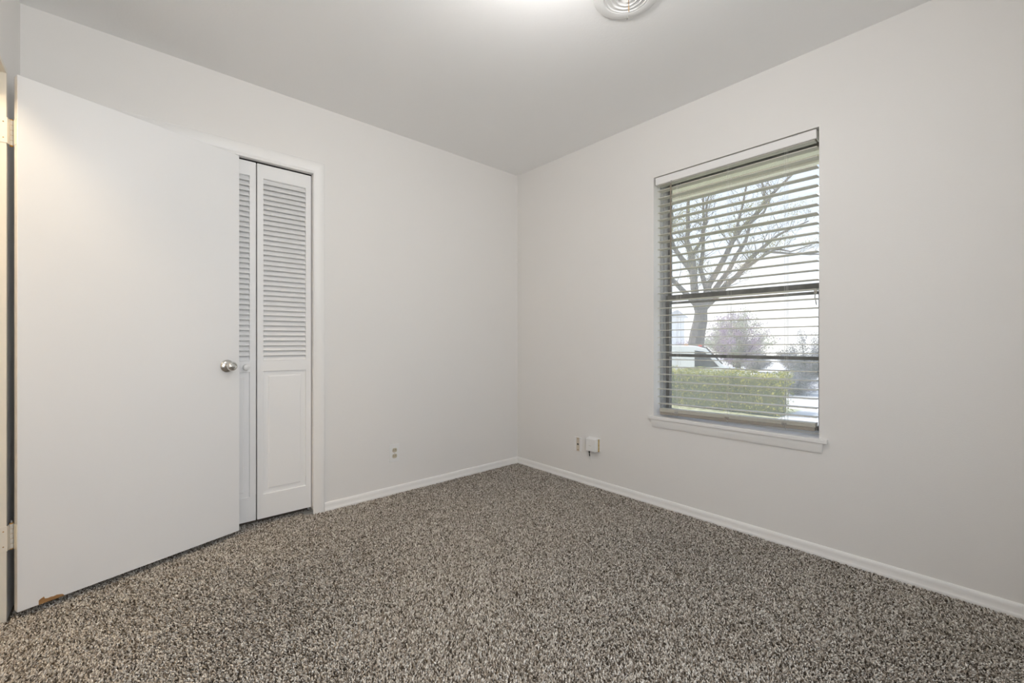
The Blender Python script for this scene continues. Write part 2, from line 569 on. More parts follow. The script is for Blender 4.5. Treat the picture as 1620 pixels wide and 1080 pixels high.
def hinge(z0, z1, tall_pin):
    pin = Minv @ Vector((-2.8095, -0.2655, 0))
    def loc(x, y, z):
        return Minv @ Vector((x, y, z))
    # jamb leaf on the jamb face (facing the doorway), wrapped round to the pin
    y = DY1 - 0.0022
    vs = []
    for zz in (z0, z1):
        vs += [loc(XL - 0.032, y, zz), loc(XL + 0.0035, y, zz), loc(-2.8115, -0.2690, zz), loc(-2.8130, -0.2665, zz),
               loc(XL + 0.0018, y + 0.0024, zz), loc(XL - 0.032, y + 0.0024, zz)]
    hg = MB().loft([vs[:6], vs[6:]]).build('hinge', M['cream'], door, bevel=0.0006)
    n = 5
    hgt = (z1 - z0)
    for k in range(n):
        a = z0 + hgt * k / n + 0.0007
        b = z0 + hgt * (k + 1) / n - 0.0007
        mt = M['cream']
        MB().lathe([(0, a), (0.0062, a), (0.0066, a + 0.001), (0.0066, b - 0.001), (0.0062, b), (0, b)], (pin.x, pin.y, 0), (0, 0, 1), 16, False).build('knuckle', mt, hg, smooth=True)
    MB().lathe([(0, z0 - 0.003), (0.0050, z0 - 0.003), (0.0050, z1 + 0.003), (0, z1 + 0.003)], (pin.x, pin.y, 0), (0, 0, 1), 12, False).build('hinge_pin', M['rust_paint'], hg, smooth=True)
    if tall_pin:
        MB().tube([(pin.x, pin.y, z1), (pin.x, pin.y, z1 + 0.012)], 0.003, 8).build('pin_head', M['steel'], hg)
    for zz in (z0 + 0.018, z1 - 0.018):
        for xx in (XL - 0.006, XL - 0.022):
            c = loc(xx, y - 0.0002, zz)
            ax = (Minv.to_3x3() @ Vector((0, -1, 0)))
            MB().lathe([(0, 0), (0.0023, 0), (0.0021, 0.0006), (0.0010, 0.0004), (0, 0.0002)], c, ax, 12, False).build('screw', M['rust'], hg)
    # door leaf edge
    MB().box((-0.0012, 0.004, z0), (0.0, 0.034, z1)).build('hinge_plate', M['cream'], hg)


hinge(1.7575, 1.8520, False)
hinge(0.2530, 0.3450, True)


# ================================================================== CLOSET BIFOLD DOORS
closet = empty('door_2', (0, 0, 0))
tag(closet, 'white louvered bifold closet doors behind the open door', 'door', kind='structure')
LZ0, LZ1 = 0.031, 2.0235
YFACE, LT = 0.030, 0.028


def bifold_leaf(x0, x1, knob):
    st = 0.031
    lf = MB()
    ya, yb = YFACE, YFACE + LT
    # stiles and rails as one frame, with real openings
    us = [x0, x0 + st, x1 - st, x1]
    vs = [LZ0, 0.166, 0.858, 0.918, 1.945, LZ1]
    lf.grid_wall(us, vs, {(1, 1), (1, 3)}, lambda u, v, w: (u, ya + w, v), LT)
    leaf = lf.build('door_leaf', M['leaf'], closet, bevel=0.0018)
    # louvers
    lv = MB()
    n = 36
    pit = (1.945 - 0.918) / n
    for k in range(n):
        z = 0.918 + pit * (k + 0.5)
        a = Vector((0, -0.0125, -0.0140))
        b = Vector((0, 0.0110, 0.0150))
        t = Vector((0, 0.0022, -0.0014))
        cs = [a - t, a + t, b + t, b - t]
        r0 = [(x0 + st - 0.002, ya + 0.0145 + p.y, z + p.z) for p in cs]
        r1 = [(x1 - st + 0.002, ya + 0.0145 + p.y, z + p.z) for p in cs]
        lv.loft([r0, r1])
    lv.build('louvers', M['leaf'], leaf)
    # raised panel
    pa, pb, za, zb = x0 + st, x1 - st, 0.166, 0.858
    q = lambda i, d: [(pa + i, ya + d, za + i), (pb - i, ya + d, za + i), (pb - i, ya + d, zb - i), (pa + i, ya + d, zb - i)]
    pn = MB().loft([q(-0.002, 0.022), q(-0.002, 0.0085), q(0.026, 0.0078), q(0.0285, 0.0058), q(0.0320, 0.0050)])
    pn.build('raised_panel', M['leaf'], leaf, bevel=0.0008)
    if knob:
        MB().lathe([(0, -0.002), (0.0075, -0.002), (0.0070, 0.006), (0.0090, 0.010), (0.0150, 0.0135), (0.0172, 0.018), (0.0165, 0.0225),
                    (0.0125, 0.0258), (0.006, 0.0272), (0, 0.0275)], (-1.9985, ya, 0.886), (0, -1, 0), 28, False).build('closet_knob', M['plate'], leaf, smooth=True)
    return leaf


bifold_leaf(-1.9435, -1.6575, False)
bifold_leaf(-2.2355, -1.9495, True)
bifold_leaf(-2.5225, -2.2435, False)
bifold_leaf(-2.8060, -2.5270, False)
# floor pivot bracket
mb = MB().box((-1.700, 0.004, -0.006), (-1.656, 0.050, 0.0035)).box((-1.662, 0.010, 0.0035), (-1.6595, 0.050, 0.027))
mb.build('pivot_bracket', M['steel'], closet)
MB().box((-2.80, 0.034, JZ - 0.004), (-1.656, 0.054, JZ)).build('head_track', M['dark'], closet)

# ================================================================== WINDOW
win = empty('window_1', (0, 0, 0))
tag(win, 'aluminium single hung window with insect screen', 'window', kind='structure')
fx0, fx1 = 0.080, 0.165


def ring_frame(name, y0, y1, z0, z1, w, x0, x1, parent, m=M['alu'], bev=0.0015, wb=None, wt=None):
    wb = w if wb is None else wb
    wt = w if wt is None else wt
    mb = MB().grid_wall([y0, y0 + w, y1 - w, y1], [z0, z0 + wb, z1 - wt, z1], {(1, 1)}, lambda u, v, d: (x0 + d, u, v), x1 - x0)
    return mb.build(name, m, parent, bevel=bev)


ring_frame('window_frame', WY0, WY1, WZ0 + 0.02, WZ1, 0.006, 0.080, 0.114, win, m=M['alu_daylit'])
ring_frame('window_track', WY0, WY1, WZ0 + 0.02, WZ1, 0.012, 0.114, 0.190, win, m=M['alu_daylit'])
sash = ring_frame('lower_sash', WY0 + 0.012, WY1 - 0.012, 0.574, 1.3255, 0.022, 0.136, 0.154, win, wt=0.0280)
MB().box((0.1445, WY0 + 0.033, 0.595), (0.1465, WY1 - 0.033, 1.299)).build('window_pane', M['glass'], sash)
MB().box((0.1365, WY0 + 0.033, 0.9300), (0.144, WY1 - 0.033, 0.9490)).build('sash_bar', M['alu'], sash, bevel=0.001)
sash2 = ring_frame('upper_sash', WY0 + 0.012, WY1 - 0.012, 1.2700, 2.050, 0.022, 0.158, 0.174, win, wb=0.0145)
MB().box((0.165, WY0 + 0.033, 1.284), (0.167, WY1 - 0.033, 2.029)).build('window_pane', M['glass'], sash2)
scr = ring_frame('insect_screen', WY0 + 0.012, WY1 - 0.012, 0.575, 2.050, 0.012, 0.180, 0.187, win)
MB().box((0.1832, WY0 + 0.022, 0.585), (0.1837, WY1 - 0.022, 2.040)).build('screen_mesh', M['screen'], scr)
# small sash latch with a dangling wire at the right side
mb = MB()
mb.box((0.122, -2.116, 1.268), (0.136, -2.102, 1.286))
mb.tube([(0.127, -2.107, 1.270), (0.126, -2.1055, 1.25), (0.124, -2.110, 1.232), (0.124, -2.113, 1.212)], 0.0022, 6)
mb.build('sash_latch', M['steel'], win)
# stool and apron
mb = MB()
mb.loft([[(x, y, 0.5395) for x, y in p] for p in [[(-0.024, -2.1885), (-0.024, -1.2475), (0.0, -1.2475), (0.0, WY1 - 0.0005), (0.079, WY1 - 0.0005), (0.079, WY0 + 0.0005), (0.0, WY0 + 0.0005), (0.0, -2.1885)]]]
        + [[(x, y, 0.5600) for x, y in p] for p in [[(-0.024, -2.1885), (-0.024, -1.2475), (0.0, -1.2475), (0.0, WY1 - 0.0005), (0.079, WY1 - 0.0005), (0.079, WY0 + 0.0005), (0.0, WY0 + 0.0005), (0.0, -2.1885)]]])
mb.build('window_sill', M['trim'], win, bevel=0.003, seg=3)
AP = [(0.0, 0.5395), (-0.0155, 0.5395), (-0.0160, 0.530), (-0.0140, 0.518), (-0.0112, 0.505), (-0.0100, 0.496), (-0.0075, 0.4905), (0.0, 0.4895)]
mb = MB().loft([[(x, -2.1700 + (0.5395 - z) * 0.12, z) for x, z in AP], [(x, -1.2650 - (0.5395 - z) * 0.12, z) for x, z in AP]])
mb.build('window_apron', M['trim'], win, smooth=True)
MB().box((0.0785, WY0 + 0.001, 0.5600), (0.1345, WY1 - 0.001, 0.5735)).build('stool_strip', M['trim'], win, bevel=0.002)
# window added behind the camera, out of view, for the fill lamp
fill_win = empty('fill_window', (0, 0, 0))
tag(fill_win, 'unseen aluminium window added opposite the closet for fill light', 'window', kind='structure')
mb = MB().grid_wall([-2.70, -2.66, -2.12, -2.08, -1.54, -1.50], [0.80, 0.84, 2.06, 2.10], {(1, 1), (3, 1)}, lambda u, v, w: (u, YF - 0.06 - w, v), 0.04)
mb.build('window_frame', M['alu'], fill_win, bevel=0.002)
MB().box((-2.66, YF - 0.082, 0.84), (-1.54, YF - 0.078, 2.06)).build('window_pane', M['glass'], fill_win)
MB().box((-2.76, YF - 0.06, 0.775), (-1.44, YF + 0.03, 0.80)).build('window_sill', M['trim'], fill_win, bevel=0.003)

# ================================================================== WINDOW BLIND
blind = empty('window_blind', (0.03, (WY0 + WY1) / 2, 2.05))
tag(blind, 'white horizontal slat blind lowered over the window with slats open', 'blind')
BO = Vector(blind.location)


def bl(mb, name, m, parent=None, **kw):
    mb.v = [tuple(Vector(p) - BO) for p in mb.v]
    return mb.build(name, m, parent or blind, **kw)


BY0, BY1 = -2.1405, -1.2900
mb = MB().loft([[(x, BY0, z) for x, z in VP] for VP in [[(0.0015, 2.0555), (0.0005, 2.050), (0.0005, 2.016), (0.0025, 2.0105), (0.0085, 2.0105), (0.0085, 2.0555)]]]
               + [[(x, BY1, z) for x, z in VP] for VP in [[(0.0015, 2.0555), (0.0005, 2.050), (0.0005, 2.016), (0.0025, 2.0105), (0.0085, 2.0105), (0.0085, 2.0555)]]])
mb.box((0.0085, BY0, 2.0105), (0.058, BY0 + 0.004, 2.0555))
mb.box((0.0085, BY1 - 0.004, 2.0105), (0.058, BY1, 2.0555))
bl(mb, 'valance', M['valance'], bevel=0.0008)
hr = MB().grid_wall([BY0 + 0.008, BY1 - 0.008], [2.006, 2.058], set(), lambda u, v, w: (0.012 + w, u, v), 0.044)
bl(hr, 'headrail', M['slat'], bevel=0.002)
for yy in (-1.46, -1.68, -2.05):
    c = MB().box((-0.0004, yy - 0.012, 2.052), (0.010, yy + 0.012, 2.0585))
    bl(c, 'valance_clip', M['clear'], bevel=0.0008)
rs = random.Random(3)


def slat_mesh(z, tilt, rise, y0, y1):
    """a thin slightly crowned 50 mm slat; rise lifts the far-from-corner end"""
    mb = MB()
    n = 6
    prof = []
    for k in range(n + 1):
        s = k / n * 2 - 1
        prof.append((s * 0.0245, 0.0013 - 0.0010 * s * s + 0.0012))
    for k in range(n, -1, -1):
        s = k / n * 2 - 1
        prof.append((s * 0.0245, -0.0010 * s * s - 0.0012))
    ct, stt = math.cos(tilt), math.sin(tilt)
    def ring(y, dz):
        return [(0.0335 + x * ct - zz * stt, y, z + dz + x * stt + zz * ct) for x, zz in prof]
    mb.loft([ring(y1, 0.0), ring(y0, rise)])
    return mb


for k in range(30):
    z = 1.9740 - 0.0461 * k
    rise = 0.020 * min(1.0, max(0.0, (1.20 - z) / 0.57))
    tilt = math.radians(rs.uniform(-0.8, 0.8))
    if k == 7:
        tilt = math.radians(-5.0)
    d = rs.uniform(-0.0008, 0.0008)
    bl(slat_mesh(z + d, tilt, rise, BY0 + rs.uniform(-0.001, 0.001), BY1 - 0.010 + rs.uniform(-0.001, 0.001)), 'slat', M['slat'])
for k in range(4):
    bl(slat_mesh(0.5905 + 0.0052 * k, math.radians(rs.uniform(-1, 1)), 0.0195, BY0 + 0.006, BY1 - 0.022), 'slat', M['slat'])
BRP = [(0.0085, 0.5700), (0.0085, 0.5870), (0.0585, 0.5870), (0.0585, 0.5700)]
mb = MB().loft([[(x, BY1 - 0.026, z) for x, z in BRP], [(x, BY0 + 0.008, z + 0.0190) for x, z in BRP]])
bl(mb, 'bottom_rail', M['rail'], bevel=0.002)
for yy in (-1.4255, -1.7225, -2.0040):
    f = (BY1 - yy) / (BY1 - BY0)
    zb = 0.588 + 0.019 * f
    mb = MB()
    for xx, dy in ((0.0078, 0.0), (0.0595, 0.0), (0.0085, -0.008)):
        mb.tube([(xx, yy + dy, 2.008), (xx, yy + dy, 1.3), (xx, yy + dy, zb)], 0.0007, 5)
    # slack loop above the rail
    mb.tube([(0.006, yy + 0.002, zb + 0.055), (0.003, yy + 0.010, zb + 0.038), (0.002, yy + 0.016, zb + 0.020), (0.004, yy + 0.010, zb + 0.004)], 0.0008, 5)
    bl(mb, 'ladder_cord', M['cord'])
    mb = MB()
    mb.box((0.0045, yy - 0.010, zb - 0.004), (0.0084, yy + 0.014, zb + 0.010))
    mb.tube([(0.006, yy + 0.012, zb + 0.002), (0.0055, yy - 0.004, zb - 0.012), (0.006, yy - 0.004, zb - 0.024)], 0.002, 6)
    bl(mb, 'cord_button', M['clear'], bevel=0.001)
mb = MB().lathe([(0, 1.3595), (0.0030, 1.3595), (0.0042, 1.365), (0.0038, 1.40), (0.0038, 1.98), (0.0030, 1.995), (0, 1.996)], (-0.0085, -1.397, 0), (0, 0, 1), 6, False)
w = bl(mb, 'tilt_wand', M['wand'])
bl(MB().tube([(-0.0085, -1.397, 1.994), (-0.0085, -1.397, 2.006), (-0.004, -1.398, 2.0125), (0.0, -1.399, 2.006)], 0.0018, 6), 'wand_hook', M['steel'], w)


# ================================================================== WALL PLATES
def rounded_plate(w, h, t, bev, name, m, parent, M4):
    mb = MB().box((-w / 2, 0, -h / 2), (w / 2, t, h / 2), M4)
    return mb.build(name, m, parent, bevel=bev, seg=2)


# duplex outlet on the closet wall (local: x right, y out of the wall, z up)
out = empty('wall_outlet', (-1.1330, -0.0005, 0.2720), math.pi)
tag(out, 'white duplex outlet plate low on the closet wall above the baseboard', 'outlet')
rounded_plate(0.0690, 0.1175, 0.0055, 0.0022, 'outlet_plate', M['plate'], out, Matrix())
for zz in (0.0195, -0.0195):
    mb = MB()
    ring = []
    for k in range(28):
        a = 2 * math.pi * k / 28
        x = 0.0172 * math.cos(a)
        z = max(-0.0140, min(0.0140, 0.0172 * math.sin(a)))
        ring.append((x, z))
    mb.loft([[(x, 0.004, zz + z) for x, z in ring], [(x, 0.0072, zz + z) for x, z in ring]])
    rc = mb.build('receptacle', M['almond'], out, bevel=0.0006)
    s = MB().box((-0.0078, 0.0070, zz - 0.003), (-0.0052, 0.0076, zz + 0.0065)).box((0.0052, 0.0070, zz - 0.0025), (0.0078, 0.0076, zz + 0.0060))
    s.build('plug_slots', M['black'], rc)
MB().lathe([(0, 0.0054), (0.003, 0.0054), (0.0028, 0.0064), (0, 0.0066)], (0, 0, 0), (0, 1, 0), 14, False).build('screw', M['steel'], out)

# phone jack plate on the window wall (local y out of the wall)
jk = empty('phone_jack_plate', (-0.0005, -0.6690, 0.2715), math.pi / 2)
tag(jk, 'narrow cream jack plate low on the window wall, beside the white box', 'wall plate')
rounded_plate(0.0680, 0.1050, 0.0055, 0.0022, 'cover_plate', M['valance'], jk, Matrix())
MB().box((-0.0135, 0.0050, -0.0495), (0.0150, 0.0066, 0.0495)).build('jack_strip', M['tan_plate'], jk, bevel=0.001)
for zz in (0.0400, -0.0405):
    MB().lathe([(0, 0.0064), (0.0042, 0.0064), (0.0040, 0.0074), (0, 0.0078)], (0, 0, zz), (0, 1, 0), 12, False).build('screw', M['rust'], jk)
MB().box((-0.0070, 0.0062, -0.0050), (0.0075, 0.0074, 0.0055)).build('jack_socket', M['black'], jk)

# white adapter box
ab = empty('adapter_box', (-0.0005, -0.8150, 0.2950), math.pi / 2)
tag(ab, 'small white plastic box on the window wall with black wire stub below', 'box')
mb = MB().box((-0.0520, 0.0, -0.0470), (0.0470, 0.0080, 0.0500))
mb.build('back_plate', M['plate'], ab, bevel=0.0015)
mb = MB().loft([[(x, 0.008, z) for x, z in ((-0.0440, -0.0450), (0.0455, -0.0450), (0.0455, 0.0480), (-0.0440, 0.0480))],
                [(x, 0.0420, z) for x, z in ((-0.0370, -0.0440), (0.0440, -0.0440), (0.0440, 0.0430), (-0.0370, 0.0430))]])
cv = mb.build('box_cover', M['plate'], ab, bevel=0.003, seg=3)
MB().box((0.0040, 0.0418, -0.0435), (0.0105, 0.0432, 0.0420)).build('cover_rib', M['plate'], cv, bevel=0.0008)
MB().box((-0.0040, 0.0430, -0.0060), (0.0180, 0.0440, -0.0035)).build('cover_slot', M['steel'], cv)
MB().box((-0.0490, 0.0078, -0.0430), (-0.0438, 0.0180, 0.0440)).build('tape_strip', M['tape'], ab)
mb = MB().tube([(0.022, 0.030, -0.044), (0.022, 0.031, -0.058)], 0.0055, 8)
mb.tube([(0.0215, 0.031, -0.058), (0.021, 0.031, -0.0635)], 0.0028, 8)
mb.tube([(0.021, 0.031, -0.0630), (0.020, 0.030, -0.082)], 0.0040, 8)
mb.build('wire_stub', M['black'], ab)
MB().tube([(0.020, 0.030, -0.082), (0.018, 0.022, -0.105), (0.017, 0.012, -0.135)], 0.0005, 5).build('thin_lead', M['cord'], ab)

# ================================================================== CEILING VENT
vx, vy = VX, VY
vent = empty('ceiling_vent', (vx, vy, H))
tag(vent, 'round white ceiling vent with concentric rings and a rusty rod', 'vent')
DN = (0, 0, -1)
MB().lathe([(0.0935, -0.0), (0.134, 0.0), (0.1355, 0.004), (0.1320, 0.0085), (0.118, 0.0120), (0.104, 0.0135), (0.0950, 0.0125), (0.0920, 0.0090)],
           (0, 0, 0), DN, 64, True).build('vent_flange', M['vent'], vent, smooth=True)

def cone(r0, z0, r1, z1, t=0.0016):
    return MB().lathe(
        [(r0, z0), (r1, z1), (r1 + 0.0012, z1 + 0.001), (r1, z1 + 0.0022), (r0, z0 + t), (r0, z0)], (0, 0, 0), DN, 56, False)


for r0, z0, r1, z1 in ((0.0600, -0.032, 0.0850, 0.0118), (0.0420, -0.032, 0.0650, 0.0138), (0.0240, -0.032, 0.0450, 0.0155), (0.0, 0.004, 0.0250, 0.0168)):
    cone(r0, z0, r1, z1).build('vent_ring', M['vent'], vent, smooth=True)
MB().lathe([(0.0, -0.112), (0.0895, -0.112), (0.0895, 0.0070), (0.0885, 0.0070), (0.0885, -0.110), (0.0, -0.110)], (0, 0, 0), DN, 48, False).build('vent_throat', M['dark'], vent)  # near-black lining: shade between the rings put into colour
MB().tube([(0.004, -0.004, -0.006), (0.004, -0.004, -0.040), (0.0045, -0.0045, -0.076)], 0.0019, 8).build('damper_rod', M['rust'], vent)
mb = MB().tube([(0.092, 0.060, -0.012), (0.094, 0.061, -0.018), (0.099, 0.064, -0.017)], 0.0016, 6)
mb.tube([(0.099, 0.064, -0.014), (0.096, 0.066, -0.024)], 0.0018, 6)
mb.build('vent_screw', M['steel'], vent)

# ================================================================== CEILING LAMP (just above the picture) and HALL LAMP (unseen, added for the warm light through the doorway)
lamp = empty('ceiling_lamp', (-1.49, -1.734, H))
tag(lamp, 'bare bulb in a white porcelain holder on the bedroom ceiling', 'lamp')
MB().lathe([(0, 0), (0.052, 0.0), (0.052, 0.012), (0.030, 0.022), (0.014, 0.030), (0.012, 0.080), (0.020, 0.086), (0.018, 0.112), (0, 0.112)],
           (0, 0, 0), DN, 32, False).build('lamp_holder', M['porcelain'], lamp, smooth=True)
MB().lathe([(0.0, 0.112), (0.013, 0.112), (0.014, 0.122), (0.024, 0.138), (0.030, 0.152), (0.030, 0.164), (0.024, 0.176), (0.012, 0.183), (0, 0.185)],
           (0, 0, 0), DN, 14, False).build('bulb', M['bulb'], lamp, smooth=True)
lamp = empty('globe_lamp', (-3.25, -0.75, H))
tag(lamp, 'warm frosted globe lamp added unseen on the hall ceiling beyond the doorway', 'lamp')
MB().lathe([(0, 0), (0.07, 0.0), (0.07, 0.016), (0.052, 0.028), (0, 0.028)], (0, 0, 0), DN, 32, False).build('lamp_base', M['porcelain'], lamp, smooth=True)
MB().lathe([(0.05 if k == 0 else 0.105 * math.sin(math.radians(28 + 152 * k / 12)), 0.028 + 0.093 - 0.105 * math.cos(math.radians(28 + 152 * k / 12))) for k in range(13)],
           (0, 0, 0), DN, 24, False).build('globe', M['hall_bulb'], lamp, smooth=True)

# stray dark thread on the carpet
o = MB().tube([(-2.579, -0.258, 0.0035), (-2.567, -0.256, 0.0050), (-2.555, -0.252, 0.0035)], 0.0016, 6).build('thread', M['black'])
tag(o, 'short dark thread lying on the carpet near the open door', 'thread')

# ================================================================== OUTSIDE
# roof edge above the window
mb = MB().box((0.2, -4.2, 2.185), (0.62, 2.2, 2.20))
eave = tag(mb.build('roof_eave', M['soffit']), 'tan and cream roof overhang seen through the top slats', 'eave', kind='structure')
for x0, x1, z0 in ((0.60, 0.67, 2.172), (0.785, 0.83, 2.165)):
    MB().box((x0, -4.2, z0), (x1, 2.2, 2.30)).build('eave_board', M['soffit_trim'], eave)
MB().box((0.67, -4.2, 2.180), (0.785, 2.2, 2.20)).build('soffit_panel', M['soffit'], eave)
MB().box((0.2, -4.2, 2.20), (0.83, 2.2, 2.30)).build('eave_deck', M['soffit'], eave)

# ground
mb = MB()
prof = [(0.2, -0.12), (5.6, -0.10), (7.0, -0.25), (11.5, -1.0), (11.5, -1.6), (0.2, -1.6)]
mb.loft([[(x, -14, z) for x, z in prof], [(x, 34, z) for x, z in prof]])
tag(mb.build('lawn', M['grass']), 'pale dry lawn between the house and the street', 'lawn', kind='structure')
mb = MB().box((11.5, -25, -1.4), (60, 60, -1.02))
tag(mb.build('street', M['concrete']), 'pale sunlit street and ground beyond the hedge', 'street', kind='structure')
mb = MB().loft([[(x, -4.6, z) for x, z in ((3.8, -0.2), (3.8, -0.085), (5.6, -0.075), (7.0, -0.225), (11.5, -0.975), (11.5, -1.2))],
                [(x, -0.62, z) for x, z in ((3.8, -0.2), (3.8, -0.085), (5.6, -0.075), (7.0, -0.225), (11.5, -0.975), (11.5, -1.2))]])
tag(mb.build('driveway', M['concrete']), 'pale concrete driveway right of the hedge', 'driveway', kind='structure')


def leaf_cloud(name, centers, size, m, parent=None, seed=0, jitter=0.5):
    rng = np.random.default_rng(seed)
    N = len(centers)
    a = rng.normal(size=(N, 3))
    a /= np.linalg.norm(a, axis=1)[:, None]
    b = np.cross(a, rng.normal(size=(N, 3)))
    b /= np.linalg.norm(b, axis=1)[:, None]
    s = size * rng.uniform(1 - jitter, 1 + jitter, (N, 1))
    c = np.cross(a, b)
    V = np.stack([centers - a * s, centers + b * s * 0.45 + c * s * 0.12, centers + a * s, centers - b * s * 0.45 + c * s * 0.12], 1).reshape(-1, 3)
    F = np.arange(N * 4)
    return numpy_mesh(name, V, F, np.full(N, 4), m, parent)


# hedge
rng = np.random.default_rng(4)
hedge = empty('hedge', (5.0, 1.3, -0.1))
tag(hedge, 'low clipped green and yellow hedge outside the window', 'hedge')
MB().box((-0.22, -1.85, 0.0), (0.22, 2.3, 0.56)).build('hedge_core', M['hedge_core'], hedge, bevel=0.05)
N = 42000
cx = rng.uniform(-0.34, 0.34, N)
cy = rng.uniform(-1.93, 2.4, N)
cz = rng.uniform(0.02, 0.685, N)
topz = 0.66 + 0.035 * np.sin(cy * 9) + 0.02 * np.sin(cy * 23 + 1)
shell = (np.abs(cx) > 0.20) | (cz > 0.50) | (cy < -1.80)
kk = shell & (cz < topz)
dens = rng.uniform(0, 1, N) < np.where(cz > 0.32, 1.0, 0.45)
kk &= dens
leaf_cloud('hedge_leaves', np.stack([cx, cy, cz], 1)[kk], 0.017, M['leaf_hedge'], hedge, 7)


# large street tree: limbs measured in metres across the view and up
LIMBS = {
    'trunk': [(-0.07, -0.95, 0.26), (-0.06, -0.02, 0.24), (-0.04, 0.69, 0.22), (0.02, 1.21, 0.2), (0.11, 1.62, 0.185), (0.14, 1.98, 0.15)],
    'A': [(0.11, 1.83, 0.14), (-0.02, 2.27, 0.11), (-0.04, 2.58, 0.1), (-0.05, 3.04, 0.1), (-0.09, 3.43, 0.09), (-0.21, 3.88, 0.07), (-0.16, 4.13, 0.06), (-0.14, 4.73, 0.05), (-0.11, 5.25, 0.035), (-0.07, 5.96, 0.02)],
    'A2': [(-0.05, 3.00, 0.09), (-0.32, 3.37, 0.07), (-0.53, 3.74, 0.06), (-0.60, 4.22, 0.045), (-0.47, 4.64, 0.035), (-0.56, 5.25, 0.025), (-0.53, 5.78, 0.015)],
    'A3': [(-0.09, 3.43, 0.06), (0.11, 3.76, 0.045), (0.18, 3.99, 0.04), (0.25, 4.37, 0.03), (0.19, 4.81, 0.02), (0.32, 5.25, 0.012)],
    'B': [(0.15, 1.80, 0.13), (0.30, 2.58, 0.085), (0.56, 3.04, 0.075), (0.76, 3.43, 0.07), (0.91, 3.78, 0.065), (1.12, 4.11, 0.06), (1.39, 4.37, 0.055), (1.65, 4.64, 0.05), (1.84, 4.94, 0.045), (2.14, 5.25, 0.035), (2.49, 5.59, 0.025), (2.81, 5.92, 0.015)],
    'B2': [(0.26, 2.41, 0.07), (0.12, 3.06, 0.06), (0.23, 3.57, 0.05), (0.28, 4.13, 0.045), (0.33, 4.39, 0.04), (0.32, 4.66, 0.035), (0.35, 5.25, 0.025), (0.42, 5.87, 0.015)],
    'C': [(0.24, 2.10, 0.08), (0.56, 2.62, 0.07), (0.79, 2.97, 0.06), (0.95, 3.36, 0.055), (1.16, 3.73, 0.045), (1.23, 4.20, 0.035), (1.55, 4.46, 0.03), (1.69, 4.81, 0.02)],
    'C2': [(0.95, 3.78, 0.04), (1.02, 4.29, 0.035), (1.12, 4.73, 0.03), (1.19, 5.25, 0.02), (1.33, 5.78, 0.012)],
    'D': [(0.17, 1.95, 0.11), (0.67, 2.41, 0.09), (0.86, 2.62, 0.08), (1.16, 2.85, 0.075), (1.37, 3.08, 0.07), (1.62, 3.41, 0.06), (2.00, 3.73, 0.05), (2.42, 4.06, 0.035), (2.81, 4.25, 0.025), (3.30, 4.46, 0.015)],
    'D2': [(1.26, 2.95, 0.05), (1.51, 3.18, 0.04), (1.84, 3.43, 0.035), (2.11, 3.57, 0.03), (2.51, 3.50, 0.02), (3.04, 3.67, 0.012)],
    'D3': [(1.84, 3.57, 0.04), (2.25, 3.36, 0.025), (2.60, 3.29, 0.02), (3.30, 3.36, 0.01)],
    'E': [(0.07, 1.99, 0.1), (-0.32, 2.36, 0.07), (-0.70, 2.72, 0.06), (-1.09, 3.23, 0.045), (-1.44, 3.85, 0.03)],
    'F': [(1.65, 4.64, 0.04), (1.79, 4.90, 0.035), (1.81, 5.25, 0.03), (1.77, 5.60, 0.025), (1.83, 6.04, 0.015)],
}
TSC = 1.45                                 # the tree stands about 17.4 m from the camera
TB = Vector((CAM.x + (9.33 - CAM.x) * TSC, CAM.y + (2.812 - CAM.y) * TSC, 0.0))
SPREAD = {'A': 0.5, 'A2': 0.9, 'A3': -0.6, 'B': -0.5, 'B2': 0.8, 'C': -0.9, 'C2': -0.3, 'D': 0.4, 'D2': -0.5, 'D3': 1.0, 'E': -0.4, 'F': 0.5, 'trunk': 0.0}
tree = empty('street_tree', (TB.x, TB.y, -1.02))
tag(tree, 'large bare branching tree with thick trunk and few yellow green leaves', 'tree')
TO = Vector(tree.location)
rt = random.Random(21)
tm = MB()
tips = []


def twig(p, d, length, r, depth):
    pts = [Vector(p)]
    n = 4
    dv = Vector(d).normalized()
    for i in range(n):
        dv = (dv + Vector((rt.uniform(-.28, .28), rt.uniform(-.28, .28), rt.uniform(-.12, .25)))).normalized()
        pts.append(pts[-1] + dv * length / n)
    tm.tube([q - TO for q in pts], [r * (1 - 0.75 * i / n) for i in range(n + 1)], 4)
    tips.append(pts[-1])
    tips.append(pts[2])
    if depth > 0:
        for i in range(1, n + 1):
            if rt.random() < 0.75:
                a = Vector((rt.uniform(-1, 1), rt.uniform(-1, 1), rt.uniform(-0.3, 1))).normalized()
                twig(pts[i], dv * 0.7 + a * 0.8, length * rt.uniform(0.45, 0.7), r * 0.5, depth - 1)


